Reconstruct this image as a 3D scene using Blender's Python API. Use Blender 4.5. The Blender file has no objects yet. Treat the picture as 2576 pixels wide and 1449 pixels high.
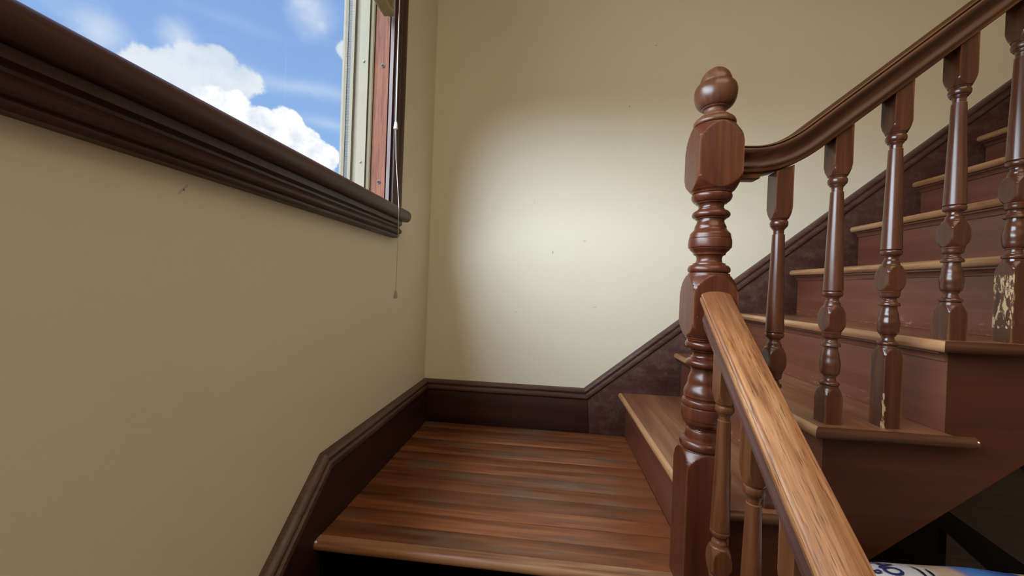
import bpy, bmesh, math, random
from mathutils import Vector, Matrix
random.seed(7)
SC = bpy.context.scene
COL = SC.collection

# ------------------------------------------------------------------ camera
CAM = (0.57493, -1.74099, 0.64764)
YAW, PITCH, ROLL, FPX = 0.0995053, -0.0048182, 0.0376181, 948.119
F_ = Vector((-math.sin(YAW)*math.cos(PITCH), math.cos(YAW)*math.cos(PITCH), math.sin(PITCH)))
R0 = Vector((math.cos(YAW), math.sin(YAW), 0)); U0 = R0.cross(F_)
R_ = math.cos(ROLL)*R0 + math.sin(ROLL)*U0
U_ = -math.sin(ROLL)*R0 + math.cos(ROLL)*U0
cam_data = bpy.data.cameras.new('camera')
cam = bpy.data.objects.new('camera', cam_data); COL.objects.link(cam)
cam.matrix_world = Matrix(((R_.x, U_.x, -F_.x, CAM[0]), (R_.y, U_.y, -F_.y, CAM[1]), (R_.z, U_.z, -F_.z, CAM[2]), (0, 0, 0, 1)))
cam_data.sensor_fit = 'HORIZONTAL'; cam_data.sensor_width = 36.0
cam_data.lens = 36.0*FPX/2576.0
cam_data.clip_start = 0.02; cam_data.clip_end = 500
SC.camera = cam

# ------------------------------------------------------------------ exposure
vs = SC.view_settings
vs.view_transform = 'Standard'; vs.look = 'None'; vs.gamma = 1.0; vs.use_curve_mapping = False
vs.exposure = 0.0

# ------------------------------------------------------------------ sky
def N(nt, typ, **kw):
    n = nt.nodes.new(typ)
    for k, v in kw.items():
        if k == 'inp':
            for i, val in v.items(): n.inputs[i].default_value = val
        else: setattr(n, k, v)
    return n
def ramp(nt, stops, fac=None):
    n = nt.nodes.new('ShaderNodeValToRGB'); e = n.color_ramp.elements
    while len(e) > 1: e.remove(e[-1])
    e[0].position = stops[0][0]; e[0].color = (*stops[0][1], 1)
    for p, c in stops[1:]:
        x = e.new(p); x.color = (*c, 1)
    if fac is not None: nt.links.new(fac, n.inputs[0])
    return n
def mathn(nt, op, a, b=None, clamp=False):
    n = nt.nodes.new('ShaderNodeMath'); n.operation = op; n.use_clamp = clamp
    for i, v in enumerate((a, b)):
        if v is None: continue
        if isinstance(v, (int, float)): n.inputs[i].default_value = v
        else: nt.links.new(v, n.inputs[i])
    return n.outputs[0]
def mixc(nt, fac, a, b, mode='MIX'):
    n = nt.nodes.new('ShaderNodeMix'); n.data_type = 'RGBA'; n.blend_type = mode
    for i, v in ((0, fac), (6, a), (7, b)):
        if isinstance(v, (int, float)): n.inputs[i].default_value = v
        elif isinstance(v, tuple): n.inputs[i].default_value = (*v, 1) if len(v) == 3 else v
        else: nt.links.new(v, n.inputs[i])
    return n.outputs[2]
def skydir(u, v):
    return (F_ + R_*(u-1288)/FPX - U_*(v-724.5)/FPX).normalized()

world = bpy.data.worlds.new('sky'); SC.world = world; world.use_nodes = True
nt = world.node_tree; nt.nodes.clear(); L = nt.links
tc = N(nt, 'ShaderNodeTexCoord')
D = tc.outputs['Generated']
sep = N(nt, 'ShaderNodeSeparateXYZ'); L.new(D, sep.inputs[0])
blue = ramp(nt, [(0.0, (0.42, 0.66, 0.95)), (0.18, (0.30, 0.53, 0.90)), (0.42, (0.275, 0.455, 0.825)), (1.0, (0.12, 0.27, 0.66))], sep.outputs[2])
nz = N(nt, 'ShaderNodeTexNoise', inp={'Scale': 9.0, 'Detail': 9.0, 'Roughness': 0.6}); L.new(D, nz.inputs[0])
nz2 = N(nt, 'ShaderNodeTexNoise', inp={'Scale': 26.0, 'Detail': 6.0, 'Roughness': 0.6}); L.new(D, nz2.inputs[0])
def clouds(blobs, soft):
    acc = None
    for (u, v, r) in blobs:
        c = skydir(u, v)
        d = N(nt, 'ShaderNodeVectorMath', operation='DISTANCE'); L.new(D, d.inputs[0]); d.inputs[1].default_value = c
        m = mathn(nt, 'SUBTRACT', 1.0, mathn(nt, 'DIVIDE', d.outputs['Value'], r/FPX*0.75))
        acc = m if acc is None else mathn(nt, 'SMOOTH_MAX', acc, m)
        if acc is not m: acc.node.inputs[2].default_value = 0.12
    w = mathn(nt, 'ADD', acc, mathn(nt, 'MULTIPLY', mathn(nt, 'SUBTRACT', nz.outputs[0], 0.5), 1.5))
    w = mathn(nt, 'ADD', w, mathn(nt, 'MULTIPLY', mathn(nt, 'SUBTRACT', nz2.outputs[0], 0.5), 0.9))
    mr = N(nt, 'ShaderNodeMapRange', interpolation_type='SMOOTHSTEP', inp={1: -soft*0.4, 2: soft, 3: 0.0, 4: 1.0}); L.new(w, mr.inputs[0])
    return mr.outputs[0], w
grey, gw = clouds([(360, 168, 40), (400, 190, 44), (450, 185, 56), (505, 162, 54), (548, 158, 48), (585, 205, 50), (615, 200, 36), (500, 215, 70), (868, 128, 26), (-150, 40, 90), (-420, -160, 160)], 0.22)
white, ww = clouds([(540, 262, 46), (590, 290, 54), (640, 318, 56), (660, 296, 30), (700, 335, 56), (718, 305, 40), (735, 318, 34), (762, 358, 50), (796, 385, 44), (815, 400, 40), (700, 390, 70), (600, 340, 70), (800, 440, 50)], 0.16)
# thin high wisps everywhere
mp = N(nt, 'ShaderNodeMapping'); mp.inputs['Scale'].default_value = (2.2, 2.2, 7.0); L.new(D, mp.inputs[0])
nw = N(nt, 'ShaderNodeTexNoise', inp={'Scale': 2.6, 'Detail': 8.0, 'Roughness': 0.62, 'Distortion': 0.5}); L.new(mp.outputs[0], nw.inputs[0])
wis = N(nt, 'ShaderNodeMapRange', interpolation_type='SMOOTHSTEP', inp={1: 0.55, 2: 0.85, 3: 0.0, 4: 0.38}); L.new(nw.outputs[0], wis.inputs[0])
thin, tw = clouds([(790, 35, 48), (770, 5, 34), (808, 62, 24), (455, 98, 36), (250, 80, 40)], 1.5)
streaks = None
for (u, v, hw, hh, k) in ((770, 224, 125, 15, 0.55), (835, 316, 70, 11, 0.5), (600, 60, 60, 10, 0.15)):
    c = skydir(u, v); ax = (R_*hw).normalized()
    sub = N(nt, 'ShaderNodeVectorMath', operation='SUBTRACT'); L.new(D, sub.inputs[0]); sub.inputs[1].default_value = c
    da = N(nt, 'ShaderNodeVectorMath', operation='DOT_PRODUCT'); L.new(sub.outputs[0], da.inputs[0]); da.inputs[1].default_value = R_*(FPX/hw)
    db = N(nt, 'ShaderNodeVectorMath', operation='DOT_PRODUCT'); L.new(sub.outputs[0], db.inputs[0]); db.inputs[1].default_value = U_*(FPX/hh)
    q = mathn(nt, 'ADD', mathn(nt, 'POWER', da.outputs['Value'], 2.0), mathn(nt, 'POWER', mathn(nt, 'ADD', db.outputs['Value'], mathn(nt, 'MULTIPLY', mathn(nt, 'SUBTRACT', nz.outputs[0], 0.5), 2.0)), 2.0))
    e = mathn(nt, 'MULTIPLY', mathn(nt, 'EXPONENT', mathn(nt, 'MULTIPLY', q, -1.3)), k)
    streaks = e if streaks is None else mathn(nt, 'ADD', streaks, e)
c0 = mixc(nt, wis.outputs[0], blue.outputs[0], (0.62, 0.74, 0.93))
c0 = mixc(nt, mathn(nt, 'MULTIPLY', thin, 0.8), c0, (0.80, 0.87, 0.97))
c0 = mixc(nt, streaks, c0, (0.62, 0.76, 0.96))
gcol = ramp(nt, [(0.3, (0.66, 0.75, 0.88)), (0.55, (0.90, 0.93, 0.98))], nz.outputs[0])
c1 = mixc(nt, mathn(nt, 'MULTIPLY', grey, 0.9), c0, gcol.outputs[0])
wcol = ramp(nt, [(0.30, (0.72, 0.80, 0.92)), (0.48, (0.97, 0.99, 1.03)), (0.66, (1.25, 1.25, 1.25))], nz2.outputs[0])
c2 = mixc(nt, white, c1, wcol.outputs[0])
# land below the horizon
gm = N(nt, 'ShaderNodeMapRange', inp={1: -0.02, 2: 0.02, 3: 0.0, 4: 1.0}); L.new(sep.outputs[2], gm.inputs[0])
c3 = mixc(nt, gm.outputs[0], (0.16, 0.19, 0.10), c2)
bg = N(nt, 'ShaderNodeBackground'); L.new(c3, bg.inputs[0]); bg.inputs[1].default_value = 1.0
wo = N(nt, 'ShaderNodeOutputWorld'); L.new(bg.outputs[0], wo.inputs[0])

# the sun, behind thin bright cloud to the left of the frame
sun_d = bpy.data.lights.new('sun', 'SUN'); sun = bpy.data.objects.new('sun', sun_d); COL.objects.link(sun)
SUN_DIR = Vector((0.70, 0.56, -0.74)).normalized()
sun.rotation_euler = SUN_DIR.to_track_quat('-Z', 'Y').to_euler()
sun_d.energy = 23.5; sun_d.angle = math.radians(82); sun_d.color = (0.80, 0.90, 1.0)

# added soft fill, an unseen lamp above and behind the viewer
lamp_d = bpy.data.lights.new('fill_light', 'AREA'); lamp = bpy.data.objects.new('fill_light', lamp_d); COL.objects.link(lamp)
lamp.location = (1.35, -2.55, 2.70); lamp_d.shape = 'RECTANGLE'; lamp_d.size = 2.0; lamp_d.size_y = 1.8
lamp_d.energy = 34.0; lamp_d.color = (1.0, 0.80, 0.60)

# ------------------------------------------------------------------ dimensions
RISE, RUN = 0.19, 0.231257
X1 = 0.897246           # nosing of the first step up
NOS = 0.0346            # nosing overhang
T = 0.02095             # thickness of the skirting boards
HB = 0.19665            # skirting height
SLOPE = RISE/RUN
XK, YK = 0.7458, -0.822 # where the two skirtings turn up / down
NX, NY, NS = 0.92428, -0.8646, 0.0890   # newel centre and size
STR_Y = -0.881          # face of the open string
NOSE_Y = -0.911         # outer end of the treads
LAND_Y = -0.868         # nosing of the landing
FLOOR_Z = -0.76
ROOM_X, ROOM_Y, CEIL = 3.3, -3.6, 2.75

# ------------------------------------------------------------------ materials
MATS = {}
def base_mat(name, rough=0.5, spec=0.5):
    m = bpy.data.materials.new(name); m.use_nodes = True
    nt = m.node_tree; b = nt.nodes['Principled BSDF']
    b.inputs['Roughness'].default_value = rough
    b.inputs['Specular IOR Level'].default_value = spec
    MATS[name] = m
    return m, nt, b
def flat(name, col, rough=0.5, spec=0.5, metal=0.0, bump=0.0, bscale=60):
    m, nt, b = base_mat(name, rough, spec)
    b.inputs['Metallic'].default_value = metal
    tc = N(nt, 'ShaderNodeTexCoord')
    n = N(nt, 'ShaderNodeTexNoise', inp={'Scale': bscale, 'Detail': 4.0}); nt.links.new(tc.outputs['Object'], n.inputs[0])
    c = mixc(nt, n.outputs[0], tuple(x*0.9 for x in col), tuple(min(1, x*1.1) for x in col))
    nt.links.new(c, b.inputs['Base Color'])
    if bump:
        bp = N(nt, 'ShaderNodeBump', inp={'Strength': bump, 'Distance': 0.002}); nt.links.new(n.outputs[0], bp.inputs['Height']); nt.links.new(bp.outputs[0], b.inputs['Normal'])
    return m
def wood(name, dark, mid, light, axis='X', scale=1.0, rough=0.35, spec=0.5, worn=None, worn_amt=0.5, worn_scale=3.0, bump=0.15, rot=None, vary=0.0, coat=0.0, pores=0.0, edge=None, edge_lo=0.53, blotch=None):
    """grain runs along axis in object space; worn = a second colour in stretched patches"""
    m, nt, b = base_mat(name, rough, spec)
    lk = nt.links
    tc = N(nt, 'ShaderNodeTexCoord')
    mp = N(nt, 'ShaderNodeMapping')
    lk.new(tc.outputs['Object'], mp.inputs[0])
    src = mp.outputs[0]
    if rot: mp.inputs['Rotation'].default_value = rot
    oi = N(nt, 'ShaderNodeObjectInfo')
    off = N(nt, 'ShaderNodeVectorMath', operation='SCALE'); off.inputs[0].default_value = (7.3, 3.1, 5.7); lk.new(oi.outputs['Random'], off.inputs['Scale'])
    add = N(nt, 'ShaderNodeVectorMath', operation='ADD'); lk.new(src, add.inputs[0]); lk.new(off.outputs[0], add.inputs[1])
    st = {'X': (0.05, 1, 1), 'Y': (1, 0.05, 1), 'Z': (1, 1, 0.05)}[axis]
    s1 = N(nt, 'ShaderNodeMapping'); s1.inputs['Scale'].default_value = tuple(s*70*scale for s in st); lk.new(add.outputs[0], s1.inputs[0])
    n1 = N(nt, 'ShaderNodeTexNoise', inp={'Scale': 1.0, 'Detail': 6.0, 'Roughness': 0.62, 'Distortion': 0.6}); lk.new(s1.outputs[0], n1.inputs[0])
    s2 = N(nt, 'ShaderNodeMapping'); s2.inputs['Scale'].default_value = tuple((0.25 if s < 1 else 1)*14*scale for s in st); lk.new(add.outputs[0], s2.inputs[0])
    n2 = N(nt, 'ShaderNodeTexNoise', inp={'Scale': 1.0, 'Detail': 3.0}); lk.new(s2.outputs[0], n2.inputs[0])
    f = mathn(nt, 'ADD', mathn(nt, 'MULTIPLY', n1.outputs[0], 0.62), mathn(nt, 'MULTIPLY', n2.outputs[0], 0.38))
    cr = ramp(nt, [(0.34, dark), (0.5, mid), (0.68, light)], f)
    col = cr.outputs[0]
    rsock = None
    if worn:
        s3 = N(nt, 'ShaderNodeMapping'); s3.inputs['Scale'].default_value = tuple((0.22 if s < 1 else 1)*worn_scale for s in st); lk.new(add.outputs[0], s3.inputs[0])
        n3 = N(nt, 'ShaderNodeTexNoise', inp={'Scale': 1.0, 'Detail': 5.0, 'Roughness': 0.6}); lk.new(s3.outputs[0], n3.inputs[0])
        w = mathn(nt, 'ADD', mathn(nt, 'MULTIPLY', n3.outputs[0], 0.8), mathn(nt, 'MULTIPLY', n1.outputs[0], 0.25))
        mr = N(nt, 'ShaderNodeMapRange', interpolation_type='SMOOTHSTEP', inp={1: 0.80-0.45*worn_amt, 2: 1.0-0.45*worn_amt, 3: 0.0, 4: 1.0}); lk.new(w, mr.inputs[0])
        col = mixc(nt, mathn(nt, 'MULTIPLY', mr.outputs[0], 0.85), col, worn)
    if pores:
        s4 = N(nt, 'ShaderNodeMapping'); s4.inputs['Scale'].default_value = tuple((0.05 if s < 1 else 1)*520 for s in st); lk.new(add.outputs[0], s4.inputs[0])
        n4 = N(nt, 'ShaderNodeTexNoise', inp={'Scale': 1.0, 'Detail': 2.0}); lk.new(s4.outputs[0], n4.inputs[0])
        mr4 = N(nt, 'ShaderNodeMapRange', inp={1: 0.585, 2: 0.68, 3: 0.0, 4: pores}); lk.new(n4.outputs[0], mr4.inputs[0])
        col = mixc(nt, mr4.outputs[0], col, tuple(x*0.30 for x in dark))
    if edge:          # rubbed arrises: paler where the surface turns outwards
        ge = N(nt, 'ShaderNodeNewGeometry')
        pe = mathn(nt, 'ADD', ge.outputs['Pointiness'], mathn(nt, 'MULTIPLY', mathn(nt, 'SUBTRACT', n2.outputs[0], 0.5), 0.05))
        me_ = N(nt, 'ShaderNodeMapRange', interpolation_type='SMOOTHSTEP', inp={1: edge_lo, 2: edge_lo+0.07, 3: 0.0, 4: 0.8}); lk.new(pe, me_.inputs[0])
        col = mixc(nt, me_.outputs[0], col, edge)
    if blotch:        # dusty irregular patches and specks
        nb = N(nt, 'ShaderNodeTexNoise', inp={'Scale': 24.0, 'Detail': 8.0, 'Roughness': 0.75, 'Distortion': 0.15}); lk.new(tc.outputs['Object'], nb.inputs[0])
        mb = N(nt, 'ShaderNodeMapRange', interpolation_type='SMOOTHSTEP', inp={1: 0.42, 2: 0.72, 3: 0.0, 4: 0.8}); lk.new(nb.outputs[0], mb.inputs[0])
        col = mixc(nt, mb.outputs[0], col, blotch)
        nb2 = N(nt, 'ShaderNodeTexNoise', inp={'Scale': 70.0, 'Detail': 5.0, 'Roughness': 0.7}); lk.new(tc.outputs['Object'], nb2.inputs[0])
        mb2 = N(nt, 'ShaderNodeMapRange', inp={1: 0.70, 2: 0.76, 3: 0.0, 4: 0.6}); lk.new(nb2.outputs[0], mb2.inputs[0])
        col = mixc(nt, mb2.outputs[0], col, tuple(min(1, x*2.4) for x in blotch))
    if vary:
        hs = N(nt, 'ShaderNodeHueSaturation'); lk.new(col, hs.inputs['Color'])
        mv = N(nt, 'ShaderNodeMapRange', inp={1: 0.0, 2: 1.0, 3: 1-vary, 4: 1+vary}); lk.new(oi.outputs['Random'], mv.inputs[0])
        lk.new(mv.outputs[0], hs.inputs['Value']); col = hs.outputs[0]
    lk.new(col, b.inputs['Base Color'])
    rr = N(nt, 'ShaderNodeMapRange', inp={1: 0.3, 2: 0.7, 3: max(0.05, rough-0.08), 4: rough+0.12}); lk.new(n2.outputs[0], rr.inputs[0]); lk.new(rr.outputs[0], b.inputs['Roughness'])
    if bump:
        bp = N(nt, 'ShaderNodeBump', inp={'Strength': bump, 'Distance': 0.0015}); lk.new(n1.outputs[0], bp.inputs['Height']); lk.new(bp.outputs[0], b.inputs['Normal'])
    if coat:
        b.inputs['Coat Weight'].default_value = coat; b.inputs['Coat Roughness'].default_value = 0.18
    return m
def flecks(m, zmax, amount, col=(0.42, 0.27, 0.16), period=RISE, scale=90):
    """scuffs down to bare wood near the foot of each riser"""
    nt = m.node_tree; b = nt.nodes['Principled BSDF']; lk = nt.links
    src = b.inputs['Base Color'].links[0].from_socket
    tc = N(nt, 'ShaderNodeTexCoord'); sp = N(nt, 'ShaderNodeSeparateXYZ'); lk.new(tc.outputs['Object'], sp.inputs[0])
    zz = mathn(nt, 'FLOORED_MODULO', sp.outputs[2], period)
    band = N(nt, 'ShaderNodeMapRange', interpolation_type='SMOOTHSTEP', inp={1: 0.0, 2: zmax, 3: 1.0, 4: 0.0}); lk.new(zz, band.inputs[0])
    mp = N(nt, 'ShaderNodeMapping'); mp.inputs['Scale'].default_value = (1, 0.35, 1.6); lk.new(tc.outputs['Object'], mp.inputs[0])
    n = N(nt, 'ShaderNodeTexNoise', inp={'Scale': scale, 'Detail': 5.0, 'Roughness': 0.7}); lk.new(mp.outputs[0], n.inputs[0])
    n2 = N(nt, 'ShaderNodeTexNoise', inp={'Scale': 5.0, 'Detail': 2.0}); lk.new(tc.outputs['Object'], n2.inputs[0])
    w = mathn(nt, 'ADD', n.outputs[0], mathn(nt, 'MULTIPLY', mathn(nt, 'SUBTRACT', n2.outputs[0], 0.5), 0.5))
    mr = N(nt, 'ShaderNodeMapRange', inp={1: 0.60, 2: 0.67, 3: 0.0, 4: amount}); lk.new(w, mr.inputs[0])
    c = mixc(nt, mathn(nt, 'MULTIPLY', mr.outputs[0], band.outputs[0]), src, col)
    lk.new(c, b.inputs['Base Color'])
def scraped(m, lo, hi, edge=0.62, col=(0.50, 0.34, 0.19), scale=(160, 160, 45), soft=0.012):
    """paint scraped off inside a box lo..hi in the object's own space, with ragged edges"""
    nt = m.node_tree; b = nt.nodes['Principled BSDF']; lk = nt.links
    src = b.inputs['Base Color'].links[0].from_socket
    tc = N(nt, 'ShaderNodeTexCoord'); sp = N(nt, 'ShaderNodeSeparateXYZ'); lk.new(tc.outputs['Object'], sp.inputs[0])
    acc = None
    for k in range(3):
        for s_, e in ((1, lo[k]), (-1, hi[k])):
            if e is None: continue
            d = mathn(nt, 'MULTIPLY', mathn(nt, 'SUBTRACT', sp.outputs[k], e), s_/soft)
            acc = d if acc is None else mathn(nt, 'MINIMUM', acc, d)
    acc = mathn(nt, 'MINIMUM', acc, 1.0)
    mp = N(nt, 'ShaderNodeMapping'); mp.inputs['Scale'].default_value = scale; lk.new(tc.outputs['Object'], mp.inputs[0])
    n = N(nt, 'ShaderNodeTexNoise', inp={'Scale': 1.0, 'Detail': 6.0, 'Roughness': 0.7, 'Distortion': 0.8}); lk.new(mp.outputs[0], n.inputs[0])
    w = mathn(nt, 'ADD', n.outputs[0], mathn(nt, 'MULTIPLY', acc, 0.16))
    mr = N(nt, 'ShaderNodeMapRange', inp={1: edge, 2: edge+0.04, 3: 0.0, 4: 0.95}); lk.new(w, mr.inputs[0])
    gate = mathn(nt, 'GREATER_THAN', acc, -0.6)
    c = mixc(nt, mathn(nt, 'MULTIPLY', mr.outputs[0], gate), src, col)
    lk.new(c, b.inputs['Base Color'])
def wall_mat(name, col, spots=()):
    m, nt, b = base_mat(name, 0.55, 0.3); lk = nt.links
    tc = N(nt, 'ShaderNodeTexCoord')
    n1 = N(nt, 'ShaderNodeTexNoise', inp={'Scale': 2.2, 'Detail': 6.0, 'Roughness': 0.6}); lk.new(tc.outputs['Object'], n1.inputs[0])
    n2 = N(nt, 'ShaderNodeTexNoise', inp={'Scale': 420.0, 'Detail': 2.0}); lk.new(tc.outputs['Object'], n2.inputs[0])
    n3 = N(nt, 'ShaderNodeTexNoise', inp={'Scale': 14.0, 'Detail': 5.0, 'Roughness': 0.7}); lk.new(tc.outputs['Object'], n3.inputs[0])
    c = mixc(nt, n1.outputs[0], tuple(x*0.94 for x in col), tuple(min(1, x*1.05) for x in col))
    c = mixc(nt, mathn(nt, 'MULTIPLY', n3.outputs[0], 0.10), c, tuple(x*0.8 for x in col))
    for (p, q, r, k) in spots:           # scuffs: a short stroke from p to q
        pv, qv = Vector(p), Vector(q)
        n = max(1, int((qv-pv).length/(r*1.1))+1)
        for i in range(n):
            s = pv.lerp(qv, i/max(1, n-1))
            d = N(nt, 'ShaderNodeVectorMath', operation='DISTANCE'); lk.new(tc.outputs['Object'], d.inputs[0]); d.inputs[1].default_value = s
            mr = N(nt, 'ShaderNodeMapRange', interpolation_type='SMOOTHSTEP', inp={1: r*0.5, 2: r*1.3, 3: k, 4: 0.0}); lk.new(d.outputs['Value'], mr.inputs[0])
            c = mixc(nt, mr.outputs[0], c, (0.10, 0.08, 0.055))
    lk.new(c, b.inputs['Base Color'])
    h = mathn(nt, 'ADD', mathn(nt, 'MULTIPLY', n2.outputs[0], 0.35), mathn(nt, 'MULTIPLY', n3.outputs[0], 1.0))
    bp = N(nt, 'ShaderNodeBump', inp={'Strength': 0.12, 'Distance': 0.004}); lk.new(h, bp.inputs['Height']); lk.new(bp.outputs[0], b.inputs['Normal'])
    return m

CREAM = (0.73, 0.69, 0.55)
M_wall = wall_mat('cream_paint', CREAM)
M_ceil = flat('ceiling_paint', (0.72, 0.69, 0.6), 0.8, 0.2)
PLUM = ((0.032, 0.0125, 0.0105), (0.052, 0.021, 0.018), (0.080, 0.036, 0.031))
M_trimY = wood('plum_wood_y', *PLUM, axis='Y', rough=0.42, bump=0.3)
M_trimX = wood('plum_wood_x', *PLUM, axis='X', rough=0.42, bump=0.3)
M_trimZ = wood('plum_wood_z', *PLUM, axis='Z', rough=0.42, bump=0.3)
M_skirt = wood('skirt_wood', (0.032, 0.0110, 0.0085), (0.054, 0.0200, 0.0155), (0.080, 0.033, 0.027), axis='X', scale=0.35, rough=0.45, blotch=(0.118, 0.066, 0.052), spec=0.35)
M_base = wood('baseboard_wood', (0.019, 0.0062, 0.0048), (0.031, 0.0100, 0.0080), (0.048, 0.0175, 0.0140), axis='X', scale=0.35, rough=0.5, spec=0.3)
M_baseY = wood('baseboard_wood_y', (0.019, 0.0062, 0.0048), (0.031, 0.0100, 0.0080), (0.048, 0.0175, 0.0140), axis='Y', scale=0.35, rough=0.5, spec=0.3)
M_cap = wood('cap_wood', (0.040, 0.017, 0.014), (0.068, 0.031, 0.025), (0.115, 0.062, 0.05), axis='X', rough=0.38, bump=0.3)
M_capY = wood('cap_wood_y', (0.038, 0.016, 0.011), (0.064, 0.029, 0.020), (0.11, 0.058, 0.04), axis='Y', rough=0.42, bump=0.4)
M_floor = wood('floor_wood', (0.085, 0.021, 0.007), (0.175, 0.058, 0.022), (0.30, 0.116, 0.048), axis='X', scale=0.8, rough=0.36, worn=(0.20, 0.155, 0.11), worn_scale=9, worn_amt=0.54, vary=0.26, bump=0.2)
def foot_wear(m):
    """grey trodden patches lying across the boards, and redder unworn varnish beside the first riser"""
    nt = m.node_tree; b = nt.nodes['Principled BSDF']; lk = nt.links
    src = b.inputs['Base Color'].links[0].from_socket
    tc = N(nt, 'ShaderNodeTexCoord'); mp = N(nt, 'ShaderNodeMapping'); mp.inputs['Scale'].default_value = (2.6, 9.0, 1.0); lk.new(tc.outputs['Object'], mp.inputs[0])
    n = N(nt, 'ShaderNodeTexNoise', inp={'Scale': 1.0, 'Detail': 6.0, 'Roughness': 0.62}); lk.new(mp.outputs[0], n.inputs[0])
    mr = N(nt, 'ShaderNodeMapRange', interpolation_type='SMOOTHSTEP', inp={1: 0.52, 2: 0.66, 3: 0.0, 4: 0.8}); lk.new(n.outputs[0], mr.inputs[0])
    c = mixc(nt, mr.outputs[0], src, (0.125, 0.092, 0.064))
    sp = N(nt, 'ShaderNodeSeparateXYZ'); lk.new(tc.outputs['Object'], sp.inputs[0])
    mp2 = N(nt, 'ShaderNodeMapping'); mp2.inputs['Scale'].default_value = (9.0, 32.0, 1.0); lk.new(tc.outputs['Object'], mp2.inputs[0])
    n2 = N(nt, 'ShaderNodeTexNoise', inp={'Scale': 1.0, 'Detail': 6.0, 'Roughness': 0.7}); lk.new(mp2.outputs[0], n2.inputs[0])
    xx = mathn(nt, 'ADD', sp.outputs[0], mathn(nt, 'MULTIPLY', mathn(nt, 'SUBTRACT', n2.outputs[0], 0.5), 0.55))
    mr2 = N(nt, 'ShaderNodeMapRange', interpolation_type='SMOOTHSTEP', inp={1: 0.76, 2: 0.90, 3: 0.0, 4: 0.75}); lk.new(xx, mr2.inputs[0])
    lk.new(mixc(nt, mr2.outputs[0], c, (0.23, 0.070, 0.023)), b.inputs['Base Color'])
foot_wear(M_floor)
M_tread = wood('tread_wood', (0.12, 0.042, 0.022), (0.20, 0.082, 0.040), (0.30, 0.15, 0.08), axis='Y', scale=0.8, rough=0.36, worn=(0.25, 0.165, 0.098), worn_scale=10, worn_amt=0.52, bump=0.2)
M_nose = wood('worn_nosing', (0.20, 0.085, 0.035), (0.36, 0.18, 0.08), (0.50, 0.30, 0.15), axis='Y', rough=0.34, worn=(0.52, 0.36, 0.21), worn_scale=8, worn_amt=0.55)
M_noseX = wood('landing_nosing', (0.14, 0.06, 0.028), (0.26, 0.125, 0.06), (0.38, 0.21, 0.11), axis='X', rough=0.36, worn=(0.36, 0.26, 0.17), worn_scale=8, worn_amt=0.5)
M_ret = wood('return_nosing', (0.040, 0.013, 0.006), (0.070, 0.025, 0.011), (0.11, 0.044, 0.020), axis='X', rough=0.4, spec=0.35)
M_riser = wood('riser_wood', (0.095, 0.028, 0.014), (0.135, 0.042, 0.022), (0.18, 0.062, 0.034), axis='Y', scale=0.4, rough=0.36, worn=(0.17, 0.075, 0.048), worn_scale=6, worn_amt=0.45)
M_cove = wood('cove_wood', (0.085, 0.03, 0.017), (0.125, 0.046, 0.027), (0.18, 0.08, 0.05), axis='Y', rough=0.32)
M_string = wood('string_wood', (0.043, 0.0112, 0.0040), (0.058, 0.0160, 0.0060), (0.077, 0.023, 0.0090), axis='X', scale=0.35, rough=0.5, spec=0.25)
TURN = dict(dark=(0.048, 0.0108, 0.0043), mid=(0.078, 0.0185, 0.0077), light=(0.115, 0.034, 0.0140), axis='Z', scale=1.2, rough=0.30, bump=0.06, coat=0.08, spec=0.42, edge=(0.22, 0.080, 0.032), edge_lo=0.525)
M_turn = wood('turned_mahogany', **TURN)
M_turn_tan = wood('worn_mahogany', **{**TURN, 'dark': (0.066, 0.020, 0.0075), 'mid': (0.112, 0.038, 0.0145), 'light': (0.17, 0.068, 0.028)})
BALW = {**TURN, 'dark': (0.038, 0.0115, 0.0053), 'mid': (0.070, 0.0200, 0.0088), 'light': (0.096, 0.0350, 0.0165), 'rough': 0.24, 'spec': 0.5, 'edge': (0.19, 0.072, 0.030)}
M_bal = wood('baluster_mahogany', **BALW)
M_turn_scraped = wood('scraped_mahogany', **BALW)
M_turn_chipped = wood('chipped_mahogany', **BALW)
M_turn_rubbed = wood('rubbed_mahogany', **TURN)
flecks(M_riser, 0.05, 0.8)
def rail_head(m):
    """less hand wear close to the newel: the old red varnish stays"""
    nt = m.node_tree; b = nt.nodes['Principled BSDF']; lk = nt.links
    src = b.inputs['Base Color'].links[0].from_socket
    tc = N(nt, 'ShaderNodeTexCoord'); sp = N(nt, 'ShaderNodeSeparateXYZ'); lk.new(tc.outputs['Object'], sp.inputs[0])
    n = N(nt, 'ShaderNodeTexNoise', inp={'Scale': 40.0, 'Detail': 4.0}); lk.new(tc.outputs['Object'], n.inputs[0])
    yy = mathn(nt, 'ADD', sp.outputs[1], mathn(nt, 'MULTIPLY', n.outputs[0], 0.05))
    mr = N(nt, 'ShaderNodeMapRange', interpolation_type='SMOOTHSTEP', inp={1: -1.02, 2: -0.89, 3: 0.0, 4: 0.75}); lk.new(yy, mr.inputs[0])
    lk.new(mixc(nt, mr.outputs[0], src, (0.14, 0.047, 0.018)), b.inputs['Base Color'])
M_finial = wood('worn_finial_wood', (0.075, 0.024, 0.011), (0.12, 0.043, 0.020), (0.18, 0.080, 0.038), axis='Z', scale=1.5, rough=0.36, bump=0.08, coat=0.05)
M_moul = wood('rail_moulding_wood', (0.055, 0.022, 0.017), (0.095, 0.043, 0.034), (0.15, 0.078, 0.062), axis='Y', rot=(-math.atan(0.84), 0, 0), rough=0.35, bump=0.1)
RX = (0, math.atan(SLOPE), 0)
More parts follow.
